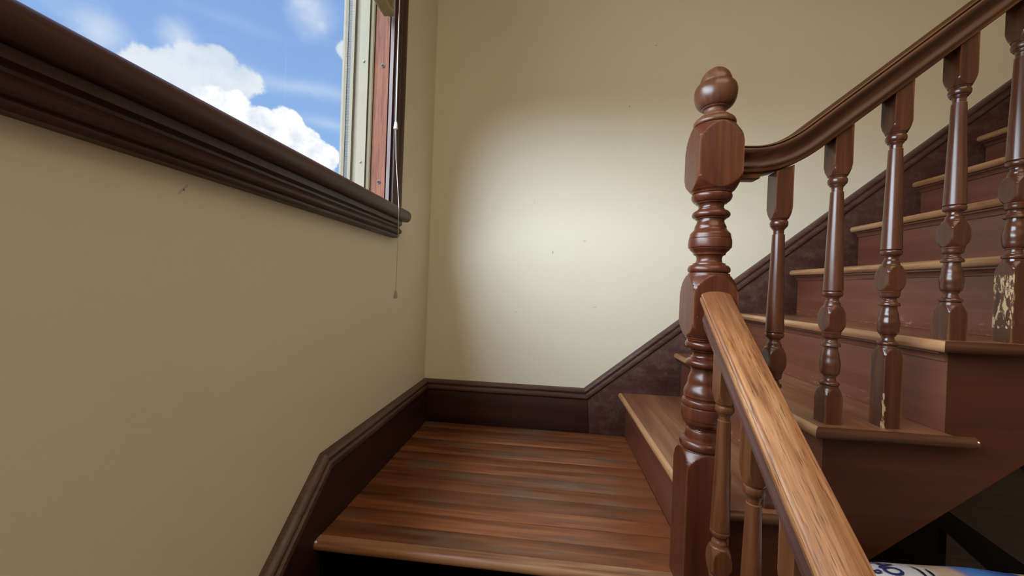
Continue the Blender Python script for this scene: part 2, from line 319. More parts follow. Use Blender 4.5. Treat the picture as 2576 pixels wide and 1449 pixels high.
M_railX = wood('upper_rail_wood', (0.024, 0.0065, 0.0026), (0.045, 0.0130, 0.0050), (0.085, 0.030, 0.011), axis='X', rot=RX, rough=0.36, spec=0.25, edge=(0.20, 0.085, 0.034), edge_lo=0.53, coat=0.0, bump=0.08)
M_railY = wood('lower_rail_wood', (0.125, 0.042, 0.015), (0.30, 0.127, 0.049), (0.47, 0.26, 0.12), axis='Y', scale=1.5, rot=(-math.atan(0.84), 0, 0), rough=0.36, coat=0.10, bump=0.5, pores=0.75)
rail_head(M_railY)
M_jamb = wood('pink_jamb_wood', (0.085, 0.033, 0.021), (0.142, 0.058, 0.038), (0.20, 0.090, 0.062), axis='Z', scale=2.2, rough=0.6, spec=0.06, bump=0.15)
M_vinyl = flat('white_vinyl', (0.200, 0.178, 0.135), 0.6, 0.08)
M_vinyl2 = flat('cream_vinyl', (0.14, 0.115, 0.072), 0.6, 0.08)
M_gasket = flat('grey_spacer', (0.06, 0.063, 0.065), 0.5, 0.3, metal=0.0, bscale=300)
M_dark = flat('dark_metal', (0.004, 0.004, 0.0045), 0.6, 0.2)
M_ring = flat('steel_ring', (0.06, 0.052, 0.05), 0.5, 0.3)
M_cord = flat('white_cord', (0.78, 0.77, 0.72), 0.6)
M_cord2 = flat('shaded_cord', (0.50, 0.46, 0.40), 0.6)  # darker copy of the cord: shade below the sill put into its colour
M_tassel = flat('plastic_tassel', (0.80, 0.78, 0.72), 0.3, 0.5)
M_tassel2 = flat('clear_grey_tassel', (0.40, 0.36, 0.31), 0.3, 0.5)
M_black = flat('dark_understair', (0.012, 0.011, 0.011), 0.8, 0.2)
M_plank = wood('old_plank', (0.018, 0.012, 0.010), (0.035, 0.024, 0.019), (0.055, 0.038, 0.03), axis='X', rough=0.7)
def blind_mat():
    m, nt, b = base_mat('cream_blind', 0.45, 0.4)
    b.inputs['Base Color'].default_value = (0.62, 0.55, 0.36, 1)
    tc = N(nt, 'ShaderNodeTexCoord'); n = N(nt, 'ShaderNodeTexNoise', inp={'Scale': 30.0}); nt.links.new(tc.outputs['Object'], n.inputs[0])
    c = mixc(nt, n.outputs[0], (0.58, 0.51, 0.33), (0.64, 0.57, 0.38)); nt.links.new(c, b.inputs['Base Color'])
    tr = N(nt, 'ShaderNodeBsdfTranslucent'); tr.inputs[0].default_value = (0.80, 0.68, 0.36, 1)
    mx = N(nt, 'ShaderNodeMixShader'); mx.inputs[0].default_value = 0.45
    nt.links.new(b.outputs[0], mx.inputs[1]); nt.links.new(tr.outputs[0], mx.inputs[2]); nt.links.new(mx.outputs[0], nt.nodes['Material Output'].inputs[0])
    return m
M_blind = blind_mat()
M_blind_rail = flat('cream_blind_rail', (0.36, 0.31, 0.175), 0.5, 0.3)
def glass_mat():
    m = bpy.data.materials.new('window_glass'); m.use_nodes = True; nt = m.node_tree; nt.nodes.clear()
    tr = N(nt, 'ShaderNodeBsdfTransparent'); tr.inputs[0].default_value = (0.97, 0.98, 0.98, 1)
    gl = N(nt, 'ShaderNodeBsdfGlossy'); gl.inputs['Roughness'].default_value = 0.02
    fr = N(nt, 'ShaderNodeFresnel'); fr.inputs[0].default_value = 1.45
    mx = N(nt, 'ShaderNodeMixShader'); o = N(nt, 'ShaderNodeOutputMaterial')
    nt.links.new(mathn(nt, 'MULTIPLY', fr.outputs[0], 0.010), mx.inputs[0]); nt.links.new(tr.outputs[0], mx.inputs[1]); nt.links.new(gl.outputs[0], mx.inputs[2]); nt.links.new(mx.outputs[0], o.inputs[0])
    return m
M_glass = glass_mat()

# ------------------------------------------------------------------ object helpers
def link(o, parent=None):
    COL.objects.link(o)
    if parent is not None:
        o.parent = parent
        o.matrix_parent_inverse = Matrix.Translation(-parent.location)
    return o
def empty(name, loc=(0, 0, 0), label=None, cat=None, group=None, kind=None):
    o = bpy.data.objects.new(name, None); o.location = loc; o.empty_display_size = 0.05; COL.objects.link(o)
    tag(o, label, cat, group, kind); return o
def tag(o, label=None, cat=None, group=None, kind=None):
    for k, v in (('label', label), ('category', cat), ('group', group), ('kind', kind)):
        if v: o[k] = v
    return o
def finish(bm, name, mat, parent=None, smooth=None, bevel=0.0, segs=2):
    bmesh.ops.remove_doubles(bm, verts=bm.verts, dist=1e-6)
    bmesh.ops.recalc_face_normals(bm, faces=bm.faces)
    if bevel:
        es = [e for e in bm.edges if len(e.link_faces) == 2 and e.calc_face_angle(0) > 0.6]
        bmesh.ops.bevel(bm, geom=es, offset=bevel, segments=segs, affect='EDGES', profile=0.5, clamp_overlap=True)
    me = bpy.data.meshes.new(name); bm.to_mesh(me); bm.free()
    if smooth:
        me.polygons.foreach_set('use_smooth', [True]*len(me.polygons))
        me.set_sharp_from_angle(angle=math.radians(smooth))
    me.materials.append(mat)
    return link(bpy.data.objects.new(name, me), parent)
def add_box(bm, x0, x1, y0, y1, z0, z1):
    v = [bm.verts.new(p) for p in ((x0, y0, z0), (x1, y0, z0), (x1, y1, z0), (x0, y1, z0), (x0, y0, z1), (x1, y0, z1), (x1, y1, z1), (x0, y1, z1))]
    for f in ((0, 3, 2, 1), (4, 5, 6, 7), (0, 1, 5, 4), (1, 2, 6, 5), (2, 3, 7, 6), (3, 0, 4, 7)): bm.faces.new([v[i] for i in f])
def box(name, x0, x1, y0, y1, z0, z1, mat, parent=None, bevel=0.0):
    bm = bmesh.new(); add_box(bm, min(x0, x1), max(x0, x1), min(y0, y1), max(y0, y1), min(z0, z1), max(z0, z1))
    return finish(bm, name, mat, parent, bevel=bevel, smooth=40 if bevel else None)
def loft(rings, name, mat, parent=None, smooth=35, closed=True, cap=True):
    bm = bmesh.new(); R = [[bm.verts.new(p) for p in r] for r in rings]; n = len(rings[0])
    for a, b in zip(R[:-1], R[1:]):
        for i in range(n if closed else n-1):
            j = (i+1) % n
            bm.faces.new((a[i], a[j], b[j], b[i]))
    if cap: bm.faces.new(R[0][::-1]); bm.faces.new(R[-1])
    return finish(bm, name, mat, parent, smooth=smooth)
def prism(poly, f0, f1, name, mat, parent=None, bevel=0.0, smooth=None):
    """poly: 2D points; f0/f1 map a 2D point to 3D for both ends"""
    bm = bmesh.new(); a = [bm.verts.new(f0(p)) for p in poly]; b = [bm.verts.new(f1(p)) for p in poly]; n = len(poly)
    bm.faces.new(a); bm.faces.new(b[::-1])
    for i in range(n): bm.faces.new((a[i], b[i], b[(i+1) % n], a[(i+1) % n]))
    return finish(bm, name, mat, parent, bevel=bevel, smooth=smooth if smooth else (40 if bevel else None))
def mitre_path(path):
    """2D polyline -> per vertex (point, normal vector scaled for mitre)"""
    out = []; P = [Vector(p) for p in path]
    for i, p in enumerate(P):
        t0 = (P[i]-P[i-1]).normalized() if i > 0 else None
        t1 = (P[i+1]-P[i]).normalized() if i < len(P)-1 else None
        n0 = Vector((-t0.y, t0.x)) if t0 else None; n1 = Vector((-t1.y, t1.x)) if t1 else None
        if n0 is None: m = n1
        elif n1 is None: m = n0
        else:
            m = (n0+n1).normalized(); m = m/m.dot(n0)
        out.append((p, m))
    return out
def rrect_half_round(t, depth, k=7):
    """D section: depth direction a from 0 (back) to depth, height b from 0 to t"""
    pts = [(0, 0), (depth-t/2, 0)]
    for i in range(1, k): 
        an = -math.pi/2+math.pi*i/k
        pts.append((depth-t/2+t/2*math.cos(an), t/2+t/2*math.sin(an)))
    pts += [(depth-t/2, t), (0, t)]
    return pts

# ------------------------------------------------------------------ room shell
WY0, WY1 = -2.45, -0.49      # window opening along the left wall
WZ0, WZ1 = 0.866, 2.15
WT = 0.166                    # wall thickness
spots_left = [((0, -1.205, 0.779), (0, -1.205, 0.780), 0.0020, 0.75), ((0, -1.200, 0.787), (0, -1.213, 0.772), 0.0022, 0.22)]
M_wall_left = wall_mat('cream_paint_left', CREAM, spots_left)
spots_back = [((0.900, 0, 1.473), (0.903, 0, 1.477), 0.0022, 0.5), ((1.005, 0, 1.747), (1.009, 0, 1.747), 0.0022, 0.6),
              ((0.583, 0, 0.805), (0.583, 0, 0.815), 0.0022, 0.45), ((0.72, 0, 0.865), (0.73, 0, 0.866), 0.002, 0.35),
              ((0.49, 0, 1.035), (0.49, 0, 1.036), 0.002, 0.5), ((0.775, 0, 0.566), (0.79, 0, 0.568), 0.002, 0.25), ((0.42, 0, 0.53), (0.43, 0, 0.527), 0.002, 0.2)]
M_wall_back = wall_mat('cream_paint_back', CREAM, spots_back)
bm = bmesh.new()
Y_lo, Y_hi = ROOM_Y-0.15, 0.15
add_box(bm, -WT, 0, Y_lo, Y_hi, FLOOR_Z-0.1, WZ0); add_box(bm, -WT, 0, Y_lo, Y_hi, WZ1, CEIL+0.1)
add_box(bm, -WT, 0, Y_lo, WY0-0.0125, WZ0, WZ1); add_box(bm, -WT, 0, WY1+0.0125, Y_hi, WZ0, WZ1)
tag(finish(bm, 'wall_left', M_wall_left), 'cream painted wall with the window in it', kind='structure')
tag(box('wall_back', 0, ROOM_X+0.15, 0, 0.15, FLOOR_Z-0.1, CEIL+0.1, M_wall_back), 'cream painted wall behind the stairs', kind='structure')
tag(box('wall_right', ROOM_X, ROOM_X+0.15, Y_lo, 0, FLOOR_Z-0.1, CEIL+0.1, M_wall), kind='structure')
tag(box('wall_front', 0, ROOM_X, ROOM_Y-0.15, ROOM_Y, FLOOR_Z-0.1, CEIL+0.1, M_wall), kind='structure')
tag(box('ceiling', 0, ROOM_X, ROOM_Y, 0, CEIL, CEIL+0.1, M_ceil), kind='structure')

# hall floor below: boards
fl = empty('floor', (0, 0, FLOOR_Z), 'worn red-brown floorboards of the landing and hall', kind='structure')
box('subfloor', 0, ROOM_X, ROOM_Y, 0, FLOOR_Z-0.1, FLOOR_Z-0.02, M_black, fl)
y = ROOM_Y
bm = bmesh.new()
while y < -0.14:
    add_box(bm, 0.0, ROOM_X, y+0.001, y+0.119, FLOOR_Z-0.02, FLOOR_Z); y += 0.12
hb_ = finish(bm, 'hall_boards', M_floor, fl); hb_['kind'] = 'stuff'
# landing boards, each its own piece, running away from the window wall
R1 = X1+NOS
n_b = 13; y0, y1 = -0.838, -T; w = (y1-y0)/n_b
for i in range(n_b):
    dz = random.uniform(-0.0006, 0.0003)
    box('floorboard', T, R1, y0+i*w+0.0004, y0+(i+1)*w-0.0004, -0.022, dz, M_floor, fl, bevel=0.0016)
sec = rrect_half_round(0.026, abs(LAND_Y-y0))
ln = prism(sec, lambda p: (T, y0-p[0], -0.026+p[1]), lambda p: (NX-NS/2, y0-p[0], -0.026+p[1]), 'landing_nosing', M_noseX, fl, smooth=40)
ln['label'] = 'rounded front edge of the landing, rubbed paler'
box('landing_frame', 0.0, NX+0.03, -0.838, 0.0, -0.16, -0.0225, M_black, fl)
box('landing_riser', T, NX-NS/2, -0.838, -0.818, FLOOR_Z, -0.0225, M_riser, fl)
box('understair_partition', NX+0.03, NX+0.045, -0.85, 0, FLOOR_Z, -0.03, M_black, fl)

# ------------------------------------------------------------------ skirting
CAPP = [(0.0, 0.0), (0.011, -0.001), (0.020, -0.004), (0.0255, -0.010), (0.0255, -0.015), (0.0215, -0.0195), (0.0205, -0.022),
        (0.0225, -0.0235), (0.0275, -0.027), (0.0295, -0.033), (0.0285, -0.040), (0.0245, -0.045), (T, -0.048), (0.0, -0.048)]
def cap_moulding(name, path, to3, mat, parent):
    """moulding along a 2D path (along, up) on a wall; to3(along, up, out)"""
    mp_ = mitre_path(path); rings = []
    for p, m in mp_:
        rings.append([to3(p.x+m.x*h, p.y+m.y*h, d) for d, h in CAPP])
    return loft(rings, name, mat, parent, smooth=30)
# back wall: level piece
bb = empty('baseboard_back', (0, 0, 0), 'dark plum skirting along the back wall of the landing', kind='structure')
XE = 2.95
w3 = lambda a, h, d: (a, -d, h)
kink = Vector((XK, HB)); mk = mitre_path([(0, HB), (XK, HB), (XK+1, HB+SLOPE)])[1][1]
def cut(h): return kink + mk*h
rings = [[w3(T*0+d*0+0.0 + d, HB+h, d) for d, h in CAPP], [w3(cut(h).x-0.0004, cut(h).y, d) for d, h in CAPP]]
loft(rings, 'cap_moulding', M_cap, bb, smooth=30)
cb = cut(-0.048)
prism([(T, 0), (cb.x+0.012, 0), (cb.x-0.0006, cb.y), (T, cb.y)], lambda p: w3(p[0], p[1], 0), lambda p: w3(p[0], p[1], T), 'board', M_base, bb, bevel=0.0012)
# back wall: raking piece beside the stairs
sk = empty('trim_1', (XK, 0, HB), 'dark plum raking skirting beside the steps on the back wall', kind='structure')
z_end = HB+SLOPE*(XE-XK)
sl = Vector((1, SLOPE)).normalized(); nrm = Vector((-sl.y, sl.x))
rings = [[w3(cut(h).x+0.0004, cut(h).y, d) for d, h in CAPP]]
rings.append([w3(XE+nrm.x*h, z_end+nrm.y*h, d) for d, h in CAPP])
loft(rings, 'cap_moulding', M_cap, sk, smooth=30)
eb = Vector((XE, z_end))+nrm*(-0.048)
prism([(cb.x+0.0135, 0), (R1, 0), (XE, SLOPE*(XE-R1)-0.10), (eb.x, eb.y), (cb.x+0.0006, cb.y)], lambda p: w3(p[0], p[1], 0), lambda p: w3(p[0], p[1], T*0.98), 'board', M_skirt, sk, bevel=0.0012)
# left wall: level piece, then raking down beside the lower steps
bl = empty('baseboard_left', (0, 0, 0), 'dark plum skirting under the window that turns down beside the lower steps', kind='structure')
l3 = lambda a, h, d: (d, a, h)
SL2 = 0.84
yE = -2.1; zE = HB-SL2*(YK-yE)
pth = [(-0.0, HB), (YK, HB), (yE, zE)]
mp2 = mitre_path(pth)
rings = []
for i, (p, m) in enumerate(mp2):
    rings.append([l3((p.x-(d if i == 0 else 0)) - m.x*h if i else -d, p.y-m.y*h if i else HB+h, d) for d, h in CAPP])
loft(rings[:2], 'cap_moulding', M_capY, bl, smooth=30)
loft(rings[1:], 'cap_moulding', M_capY, bl, smooth=30)
pk = mp2[1][0]-mp2[1][1]*(-0.048); pe = mp2[2][0]-mp2[2][1]*(-0.048)
prism([(-T, 0), (-T, HB-0.048), (pk.x, pk.y), (pe.x, pe.y), (yE, zE-0.42), (-0.86, -0.18), (-0.838, 0)], lambda p: l3(p[0], p[1], 0), lambda p: l3(p[0], p[1], T), 'board', M_baseY, bl)

# ------------------------------------------------------------------ window
win = empty('window_1', (0, -1.2, WZ0), 'window with dark moulded sill and bright cloudy sky outside', kind='structure')
ST_END = -0.402
# stool (inner sill board) with rounded front edge
zb, zt, xf = 0.8665, 0.9085, 0.0605
r_ = (zt-zb)/2
sec = [(-0.06, zb), (xf-r_*0.8, zb)]
for i in range(1, 10):
    an = -math.pi/2+math.pi*i/10; sec.append((xf-r_*0.8+r_*0.8*math.cos(an), zb+r_+r_*math.sin(an)))
sec += [(xf-r_*0.8, zt), (-0.06, zt)]
bmst = prism(sec, lambda p: (p[0], WY1 if p[0] < 0 else ST_END, p[1]), lambda p: (p[0], WY0-0.12 if p[0] >= 0 else WY0, p[1]), 'window_stool', M_trimY, win, smooth=40)
APR = [(0, 0.806), (0.021, 0.806), (0.0255, 0.8105), (0.0265, 0.815), (0.0245, 0.8185), (0.0285, 0.8205), (0.0345, 0.824), (0.0365, 0.829), (0.0345, 0.834), (0.0290, 0.838), (0.0255, 0.8425), (0.0265, 0.847), (0.0315, 0.851), (0.036, 0.852), (0.0365, 0.8655), (0, 0.8655)]
prism(APR, lambda p: (p[0], -0.425, p[1]), lambda p: (p[0], WY0-0.10, p[1]), 'apron', M_trimY, win, smooth=35)
# casings: fluted boards round the opening
CAS = [(0, 0), (0.0, 0.020), (0.006, 0.0215), (0.012, 0.020), (0.016, 0.015), (0.022, 0.0135), (0.028, 0.017), (0.034, 0.0185), (0.040, 0.017), (0.046, 0.013), (0.052, 0.0145), (0.058, 0.018), (0.066, 0.0205), (0.074, 0.0215), (0.0815, 0.0195), (0.0815, 0)]
YI = -0.4777
prism(CAS, lambda p: (p[1], YI+p[0], zt), lambda p: (p[1], YI+p[0], WZ1+0.09), 'casing', M_trimZ, win, smooth=30)
YI2 = WY0-0.012
prism(CAS, lambda p: (p[1], YI2-p[0], zt), lambda p: (p[1], YI2-p[0], WZ1+0.09), 'casing', M_trimZ, win, smooth=30)
prism(CAS, lambda p: (p[1], YI2-0.08, WZ1+0.012+p[0]), lambda p: (p[1], YI+0.08, WZ1+0.012+p[0]), 'head_casing', M_trimY, win, smooth=30)
# jamb boards lining the opening
J0 = -0.0575
box('stop_strip', -0.001, 0.011, WY1, YI+0.004, zt, WZ1, M_trimZ, win)
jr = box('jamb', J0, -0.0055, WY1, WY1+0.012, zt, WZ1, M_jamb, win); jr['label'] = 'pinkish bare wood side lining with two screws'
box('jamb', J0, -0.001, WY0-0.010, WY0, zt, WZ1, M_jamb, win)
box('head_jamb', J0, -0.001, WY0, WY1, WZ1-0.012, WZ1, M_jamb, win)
# vinyl frame, right and left uprights, head and bottom rail
def upright(sgn, ybase):
    f = lambda y: ybase + sgn*y
    prism([(J0, 0), (J0, -0.004), (J0-0.004, -0.006), (J0-0.012, -0.006), (J0-0.0165, -0.003), (J0-0.0165, 0.012), (J0, 0.012)], lambda p: (p[0], f(p[1]), zt-0.03), lambda p: (p[0], f(p[1]), WZ1-0.012), 'frame_lip', M_vinyl2, win)
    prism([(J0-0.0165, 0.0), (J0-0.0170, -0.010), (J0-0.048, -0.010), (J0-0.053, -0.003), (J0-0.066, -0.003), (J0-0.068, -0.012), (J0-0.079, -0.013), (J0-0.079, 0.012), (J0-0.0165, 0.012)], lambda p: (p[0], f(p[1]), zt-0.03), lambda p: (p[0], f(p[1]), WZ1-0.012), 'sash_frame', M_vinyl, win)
    bm = bmesh.new(); z = zt-0.03
    while z < WZ1-0.02:
        ys = sorted((f(-0.012), f(0.006))); add_box(bm, J0-0.0905, J0-0.0795, ys[0], ys[1], z, z+0.0032); z += 0.0040
    ys = sorted((f(-0.0105), f(0.006))); add_box(bm, J0-0.0900, J0-0.080, ys[0], ys[1], zt-0.03, WZ1-0.012)
    g = finish(bm, 'glazing_spacer', M_gasket, win)
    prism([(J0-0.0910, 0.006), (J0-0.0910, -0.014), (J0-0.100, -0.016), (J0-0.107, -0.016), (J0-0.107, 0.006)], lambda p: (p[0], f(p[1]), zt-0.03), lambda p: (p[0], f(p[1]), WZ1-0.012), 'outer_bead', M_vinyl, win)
upright(1, WY1); upright(-1, WY0)
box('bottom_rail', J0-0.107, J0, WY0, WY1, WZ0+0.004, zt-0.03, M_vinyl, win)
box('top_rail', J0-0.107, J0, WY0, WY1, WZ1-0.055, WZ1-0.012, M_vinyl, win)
bm = bmesh.new(); add_box(bm, J0-0.102, J0-0.098, WY0+0.012, WY1-0.012, zt-0.034, WZ1-0.05); finish(bm, 'pane', M_glass, win)
# outer lining of the wall opening
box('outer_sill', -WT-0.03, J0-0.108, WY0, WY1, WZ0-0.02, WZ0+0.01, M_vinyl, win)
def disc(name, r, c, depth, mat, parent, seg=20, dome=0.0):
    rings = []
    prof = [(r, 0), (r, depth*0.6), (r*0.82, depth)] if not dome else [(r, 0), (r*0.95, depth*0.5), (r*0.7, depth*0.85), (r*0.3, depth)]
    for rr, d in prof: rings.append([(c[0]+rr*math.cos(2*math.pi*k/seg), c[1]-d, c[2]+rr*math.sin(2*math.pi*k/seg)) for k in range(seg)])
    return loft(rings, name, mat, parent, smooth=40)
for z in (1.3905, 0.990):
    rings = []
    for rr, d in ((0.0068, 0.0), (0.0068, 0.0014), (0.0048, 0.0018), (0.0044, 0.0006)):
        rings.append([(-0.0262+rr*math.cos(2*math.pi*k/24), WY1-d, z+rr*math.sin(2*math.pi*k/24)) for k in range(24)])
    s = loft(rings, 'screw_collar', M_ring, win, smooth=40); s['label'] = 'steel ring round a dark screw'
    disc('screw', 0.0044, (-0.0262, WY1, z), 0.0008, M_dark, s)
for z in (1.402, 1.056): disc('screw_cap', 0.0048, (-0.0905, WY1-0.010, z), 0.0025, M_vinyl, win, dome=1)

# ------------------------------------------------------------------ blind with its cord
bld = empty('window_blind', (0, -1.2, 1.55), 'cream slatted blind hanging in the window with a white pull cord', 'blind')
BY1 = -0.507; BY0 = WY0+0.015
prism([(-0.022, 1.5600), (-0.022, 1.5500), (-0.018, 1.5485), (-0.012, 1.5485), (-0.011, 1.5495), (-0.004, 1.5495), (-0.003, 1.5475), (0.003, 1.5475), (0.012, 1.5480), (0.016, 1.5495), (0.016, 1.5600)],
      lambda p: (p[0], BY1, p[1]), lambda p: (p[0], BY0, p[1]), 'blind_rail', M_blind_rail, bld)
sl_me = None
z = 1.5645; k = 0
while z < WZ1-0.06:
    if sl_me is None:
        pts = [(-0.017, 0.0), (-0.006, 0.0022), (0.004, 0.0026), (0.0145, 0.0006)]
        sec = [(a, b) for a, b in pts] + [(a, b+0.0007) for a, b in pts[::-1]]
        o = prism(sec, lambda p: (p[0], BY1, p[1]), lambda p: (p[0], BY0, p[1]), 'slat', M_blind, bld, smooth=40)
        sl_me = o.data
        o.matrix_parent_inverse = Matrix.Identity(4); o.location = Vector((0, 0, z))-bld.location
    else:
        o = bpy.data.objects.new('slat', sl_me); COL.objects.link(o); o.parent = bld; o.location = Vector((0, 0, z))-bld.location
    z += 0.0068; k += 1
box('head_rail', -0.024, 0.018, BY0, BY1, WZ1-0.058, WZ1-0.014, M_blind, bld, bevel=0.002)
def tube(pts, r, name, mat, parent, seg=8):
    P = [Vector(p) for p in pts]; rings = []
    for i, p in enumerate(P):
        t = (P[min(i+1, len(P)-1)]-P[max(i-1, 0)]).normalized()
        a = t.orthogonal().normalized() if abs(t.z) < 0.9 else t.cross(Vector((0, 1, 0))).normalized(); b = t.cross(a)
        rings.append([p+a*r*math.cos(2*math.pi*k/seg)+b*r*math.sin(2*math.pi*k/seg) for k in range(seg)])
    return loft(rings, name, mat, parent, smooth=60)
CY = -0.524
tube([(0.0385, CY, 2.09), (0.0395, CY, 1.60), (0.0405, CY, 1.40), (0.0425, CY, 1.178)], 0.0016, 'cord', M_cord, bld)
tube([(0.0427, CY, 1.166), (0.0475, CY, 1.06), (0.0585, CY, 0.95), (0.0628, CY, 0.905), (0.0635, CY, 0.885), (0.0640, CY, 0.80), (0.0632, CY, 0.615)], 0.0012, 'cord', M_cord2, bld)
def tassel(c, z0, z1, r0, r1, mat, nm='cord_tassel'):
    prof = [(r0*0.5, z1), (r0*0.9, z1-0.001), (r0, z1-0.004), (r1, z0+0.002), (r1*0.85, z0), (r1*0.3, z0+0.0005)]
    return loft([[(c[0]+r*math.cos(2*math.pi*k/14), c[1]+r*math.sin(2*math.pi*k/14), zz) for k in range(14)] for r, zz in prof], nm, mat, bld, smooth=40)
tassel((0.0427, CY), 1.158, 1.182, 0.0048, 0.0074, M_tassel, 'cord_joiner')
t2 = tassel((0.0632, CY), 0.592, 0.618, 0.0046, 0.0066, M_tassel2); t2['label'] = 'small grey plastic tassel at the cord end'

# ------------------------------------------------------------------ flights of stairs
TT = 0.0235   # tread thickness
def steps(parent, n, mp, u0, z0, w_in, w_out, w_face, first_cut=None, cov=True, mats=(M_tread, M_nose, M_ret, M_riser, M_cove), down=False):
    mt, mn, mr_, mri, mc = mats
    for k in range(n):
        u = u0+k*RUN; z = z0+k*RISE
        wi = w_in
        # tread board
        uend = u+RUN+NOS-0.0005
        if first_cut and k == 0:
            wc, uc = first_cut     # notch round the newel: between u and uc only up to wc
            poly = [(u+0.012, wi), (uend, wi), (uend, w_out-0.012), (uc, w_out-0.012), (uc, wc), (u+0.012, wc)]
            wn = wc
        else:
            poly = [(u+0.012, wi), (uend, wi), (uend, w_out-0.012), (u+0.012, w_out-0.012)]
            wn = w_out-0.012
        prism(poly, lambda p: mp(p[0], p[1], z-TT), lambda p: mp(p[0], p[1], z), 'tread', mt, parent)
        # front nosing (half round)
        sec = rrect_half_round(TT, 0.012)
        arc = [(u+0.012-0.0005, 0)]
        def noseprof():
            out = [(u+0.012, -TT)]
            for i in range(9):
                an = -math.pi/2+math.pi*i/8
                out.append((u+0.012-0.012*math.cos(an), -TT/2+TT/2*math.sin(an)))
            return out
        pr = noseprof()
        prism(pr, lambda p: mp(p[0]-0.0002, wi, z+p[1]), lambda p: mp(p[0]-0.0002, wn+(0.0 if (first_cut and k == 0) else (u+0.012-p[0])), z+p[1]), 'nosing', mn, parent, smooth=60)
        # return nosing at the open end
        us = (first_cut[1]+0.0005) if (first_cut and k == 0) else None
        prr = []
        for i in range(9):
            an = -math.pi/2+math.pi*i/8; prr.append((0.012*math.cos(an), -TT/2+TT/2*math.sin(an)))
        prr = [(0.0, -TT)] + prr
        prism(prr, lambda p: mp((us if us else u+0.012-p[0]), w_out-0.012+p[0], z+p[1]), lambda p: mp(u+RUN+NOS+0.037, w_out-0.012+p[0], z+p[1]), 'return_nosing', mr_, parent, smooth=60)
        # riser
        wr = (first_cut[0] if (first_cut and k == 0) else w_face-0.0005)
        prism([(u+NOS, z-RISE+0.0004), (u+NOS+0.02, z-RISE+0.0004), (u+NOS+0.02, z-TT), (u+NOS, z-TT)], lambda p: mp(p[0], wi, p[1]), lambda p: mp(p[0], wr, p[1]), 'riser', mri, parent)
        # cove moulding under the nosing
        cv = [(u+NOS, z-TT-0.0003), (u+NOS-0.0165, z-TT-0.0003), (u+NOS-0.0165, z-TT-0.0048), (u+NOS-0.013, z-TT-0.0058), (u+NOS-0.0085, z-TT-0.010), (u+NOS-0.0055, z-TT-0.016), (u+NOS-0.0045, z-TT-0.0205), (u+NOS, z-TT-0.0215)]
        if not down:
            prism(cv, lambda p: mp(p[0]-0.0001, wi, p[1]), lambda p: mp(p[0]-0.0001, wr, p[1]), 'cove_moulding', mc, parent, smooth=30)
up = empty('upper_staircase', (X1, 0, 0), 'red-brown wooden steps rising to the right along the back wall', 'staircase')
mapU = lambda u, w, z: (u, -w, z)
NR = NX+NS/2; NBACK = -(NY+NS/2)
NST = 9
steps(up, NST, mapU, X1, RISE, T+0.0003, -NOSE_Y, -STR_Y, first_cut=(NBACK-0.0003, NR+0.0003))
# open string: stepped board facing the hall
poly = [(NR+0.0003, -0.135)]
low = lambda x: 0.1107+0.80*(x-1.2724)
poly = [(NR+0.0003, low(NR))]
xe = X1+NOS+NST*RUN
poly.append((xe, low(xe)))
for k in range(NST-1, -1, -1):
    u = X1+k*RUN+NOS; z = (k+1)*RISE-TT-0.0004
    if k == NST-1: poly.append((xe, z))
    poly.append((max(u+0.0007, NR+0.0003), z))
    if k > 0: poly.append((u+0.0007, z-RISE))
st = prism(poly, lambda p: (p[0], STR_Y, p[1]), lambda p: (p[0], STR_Y+0.026, p[1]), 'string', M_string, up)
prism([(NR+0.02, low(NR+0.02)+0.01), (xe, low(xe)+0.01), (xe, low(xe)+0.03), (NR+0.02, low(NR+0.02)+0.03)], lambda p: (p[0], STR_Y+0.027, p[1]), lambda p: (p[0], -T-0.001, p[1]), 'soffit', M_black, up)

tag(prism([(NX+0.05, FLOOR_Z), (ROOM_X, FLOOR_Z), (ROOM_X, low(ROOM_X)), (NX+0.05, low(NX+0.05))], lambda p: (p[0], -0.001, p[1]), lambda p: (p[0], -0.019, p[1]), 'trim_2', M_black), 'near-black panel standing in for the shade under the stairs', kind='structure')  # understair shade put into a near-black sheet over the cream wall
def paint_spot(c, r, parent):
    bm = bmesh.new(); bmesh.ops.create_icosphere(bm, subdivisions=2, radius=1.0)
    for v in bm.verts: v.co = (c[0]+v.co.x*r[0], c[1]+v.co.y*r[1], c[2]+v.co.z*r[2])
    o = finish(bm, 'paint_spot', M_tassel, parent, smooth=60); o['label'] = 'small white spot of old paint'
paint_spot((X1+2*RUN+NOS+0.0345, NOSE_Y+0.003, 2*RISE-0.007), (0.0028, 0.0028, 0.0022), up)
paint_spot((T+0.003, LAND_Y+0.005, -0.003), (0.004, 0.0025, 0.0035), fl)
# lower steps, going down towards the viewer
lo = empty('lower_staircase', (0, LAND_Y-RUN, -RISE), 'dark wooden steps going down from the landing edge', 'staircase')
mapL = lambda u, w, z: (w, u, z)
steps(lo, 3, mapL, LAND_Y-3*RUN, -3*RISE, T+0.0003, NX+0.0465, NX+0.0165, mats=(M_tread, M_noseX, M_ret, M_riser, M_cove), down=True)
poly = []
yL = LAND_Y-3*RUN+NOS
poly = [(yL, FLOOR_Z), (-0.912, FLOOR_Z+0.30), (-0.912, -0.19-TT-0.0004)]
for k in (2, 1, 0):
    u = LAND_Y-(3-k)*RUN+NOS; z = -(3-k)*RISE-TT-0.0004
    poly.append((u, z))
    if k > 0: poly.append((u, z-RISE))
prism(poly, lambda p: (NX+0.0165, p[0], p[1]), lambda p: (NX-0.0095, p[0], p[1]), 'string', M_string, lo)

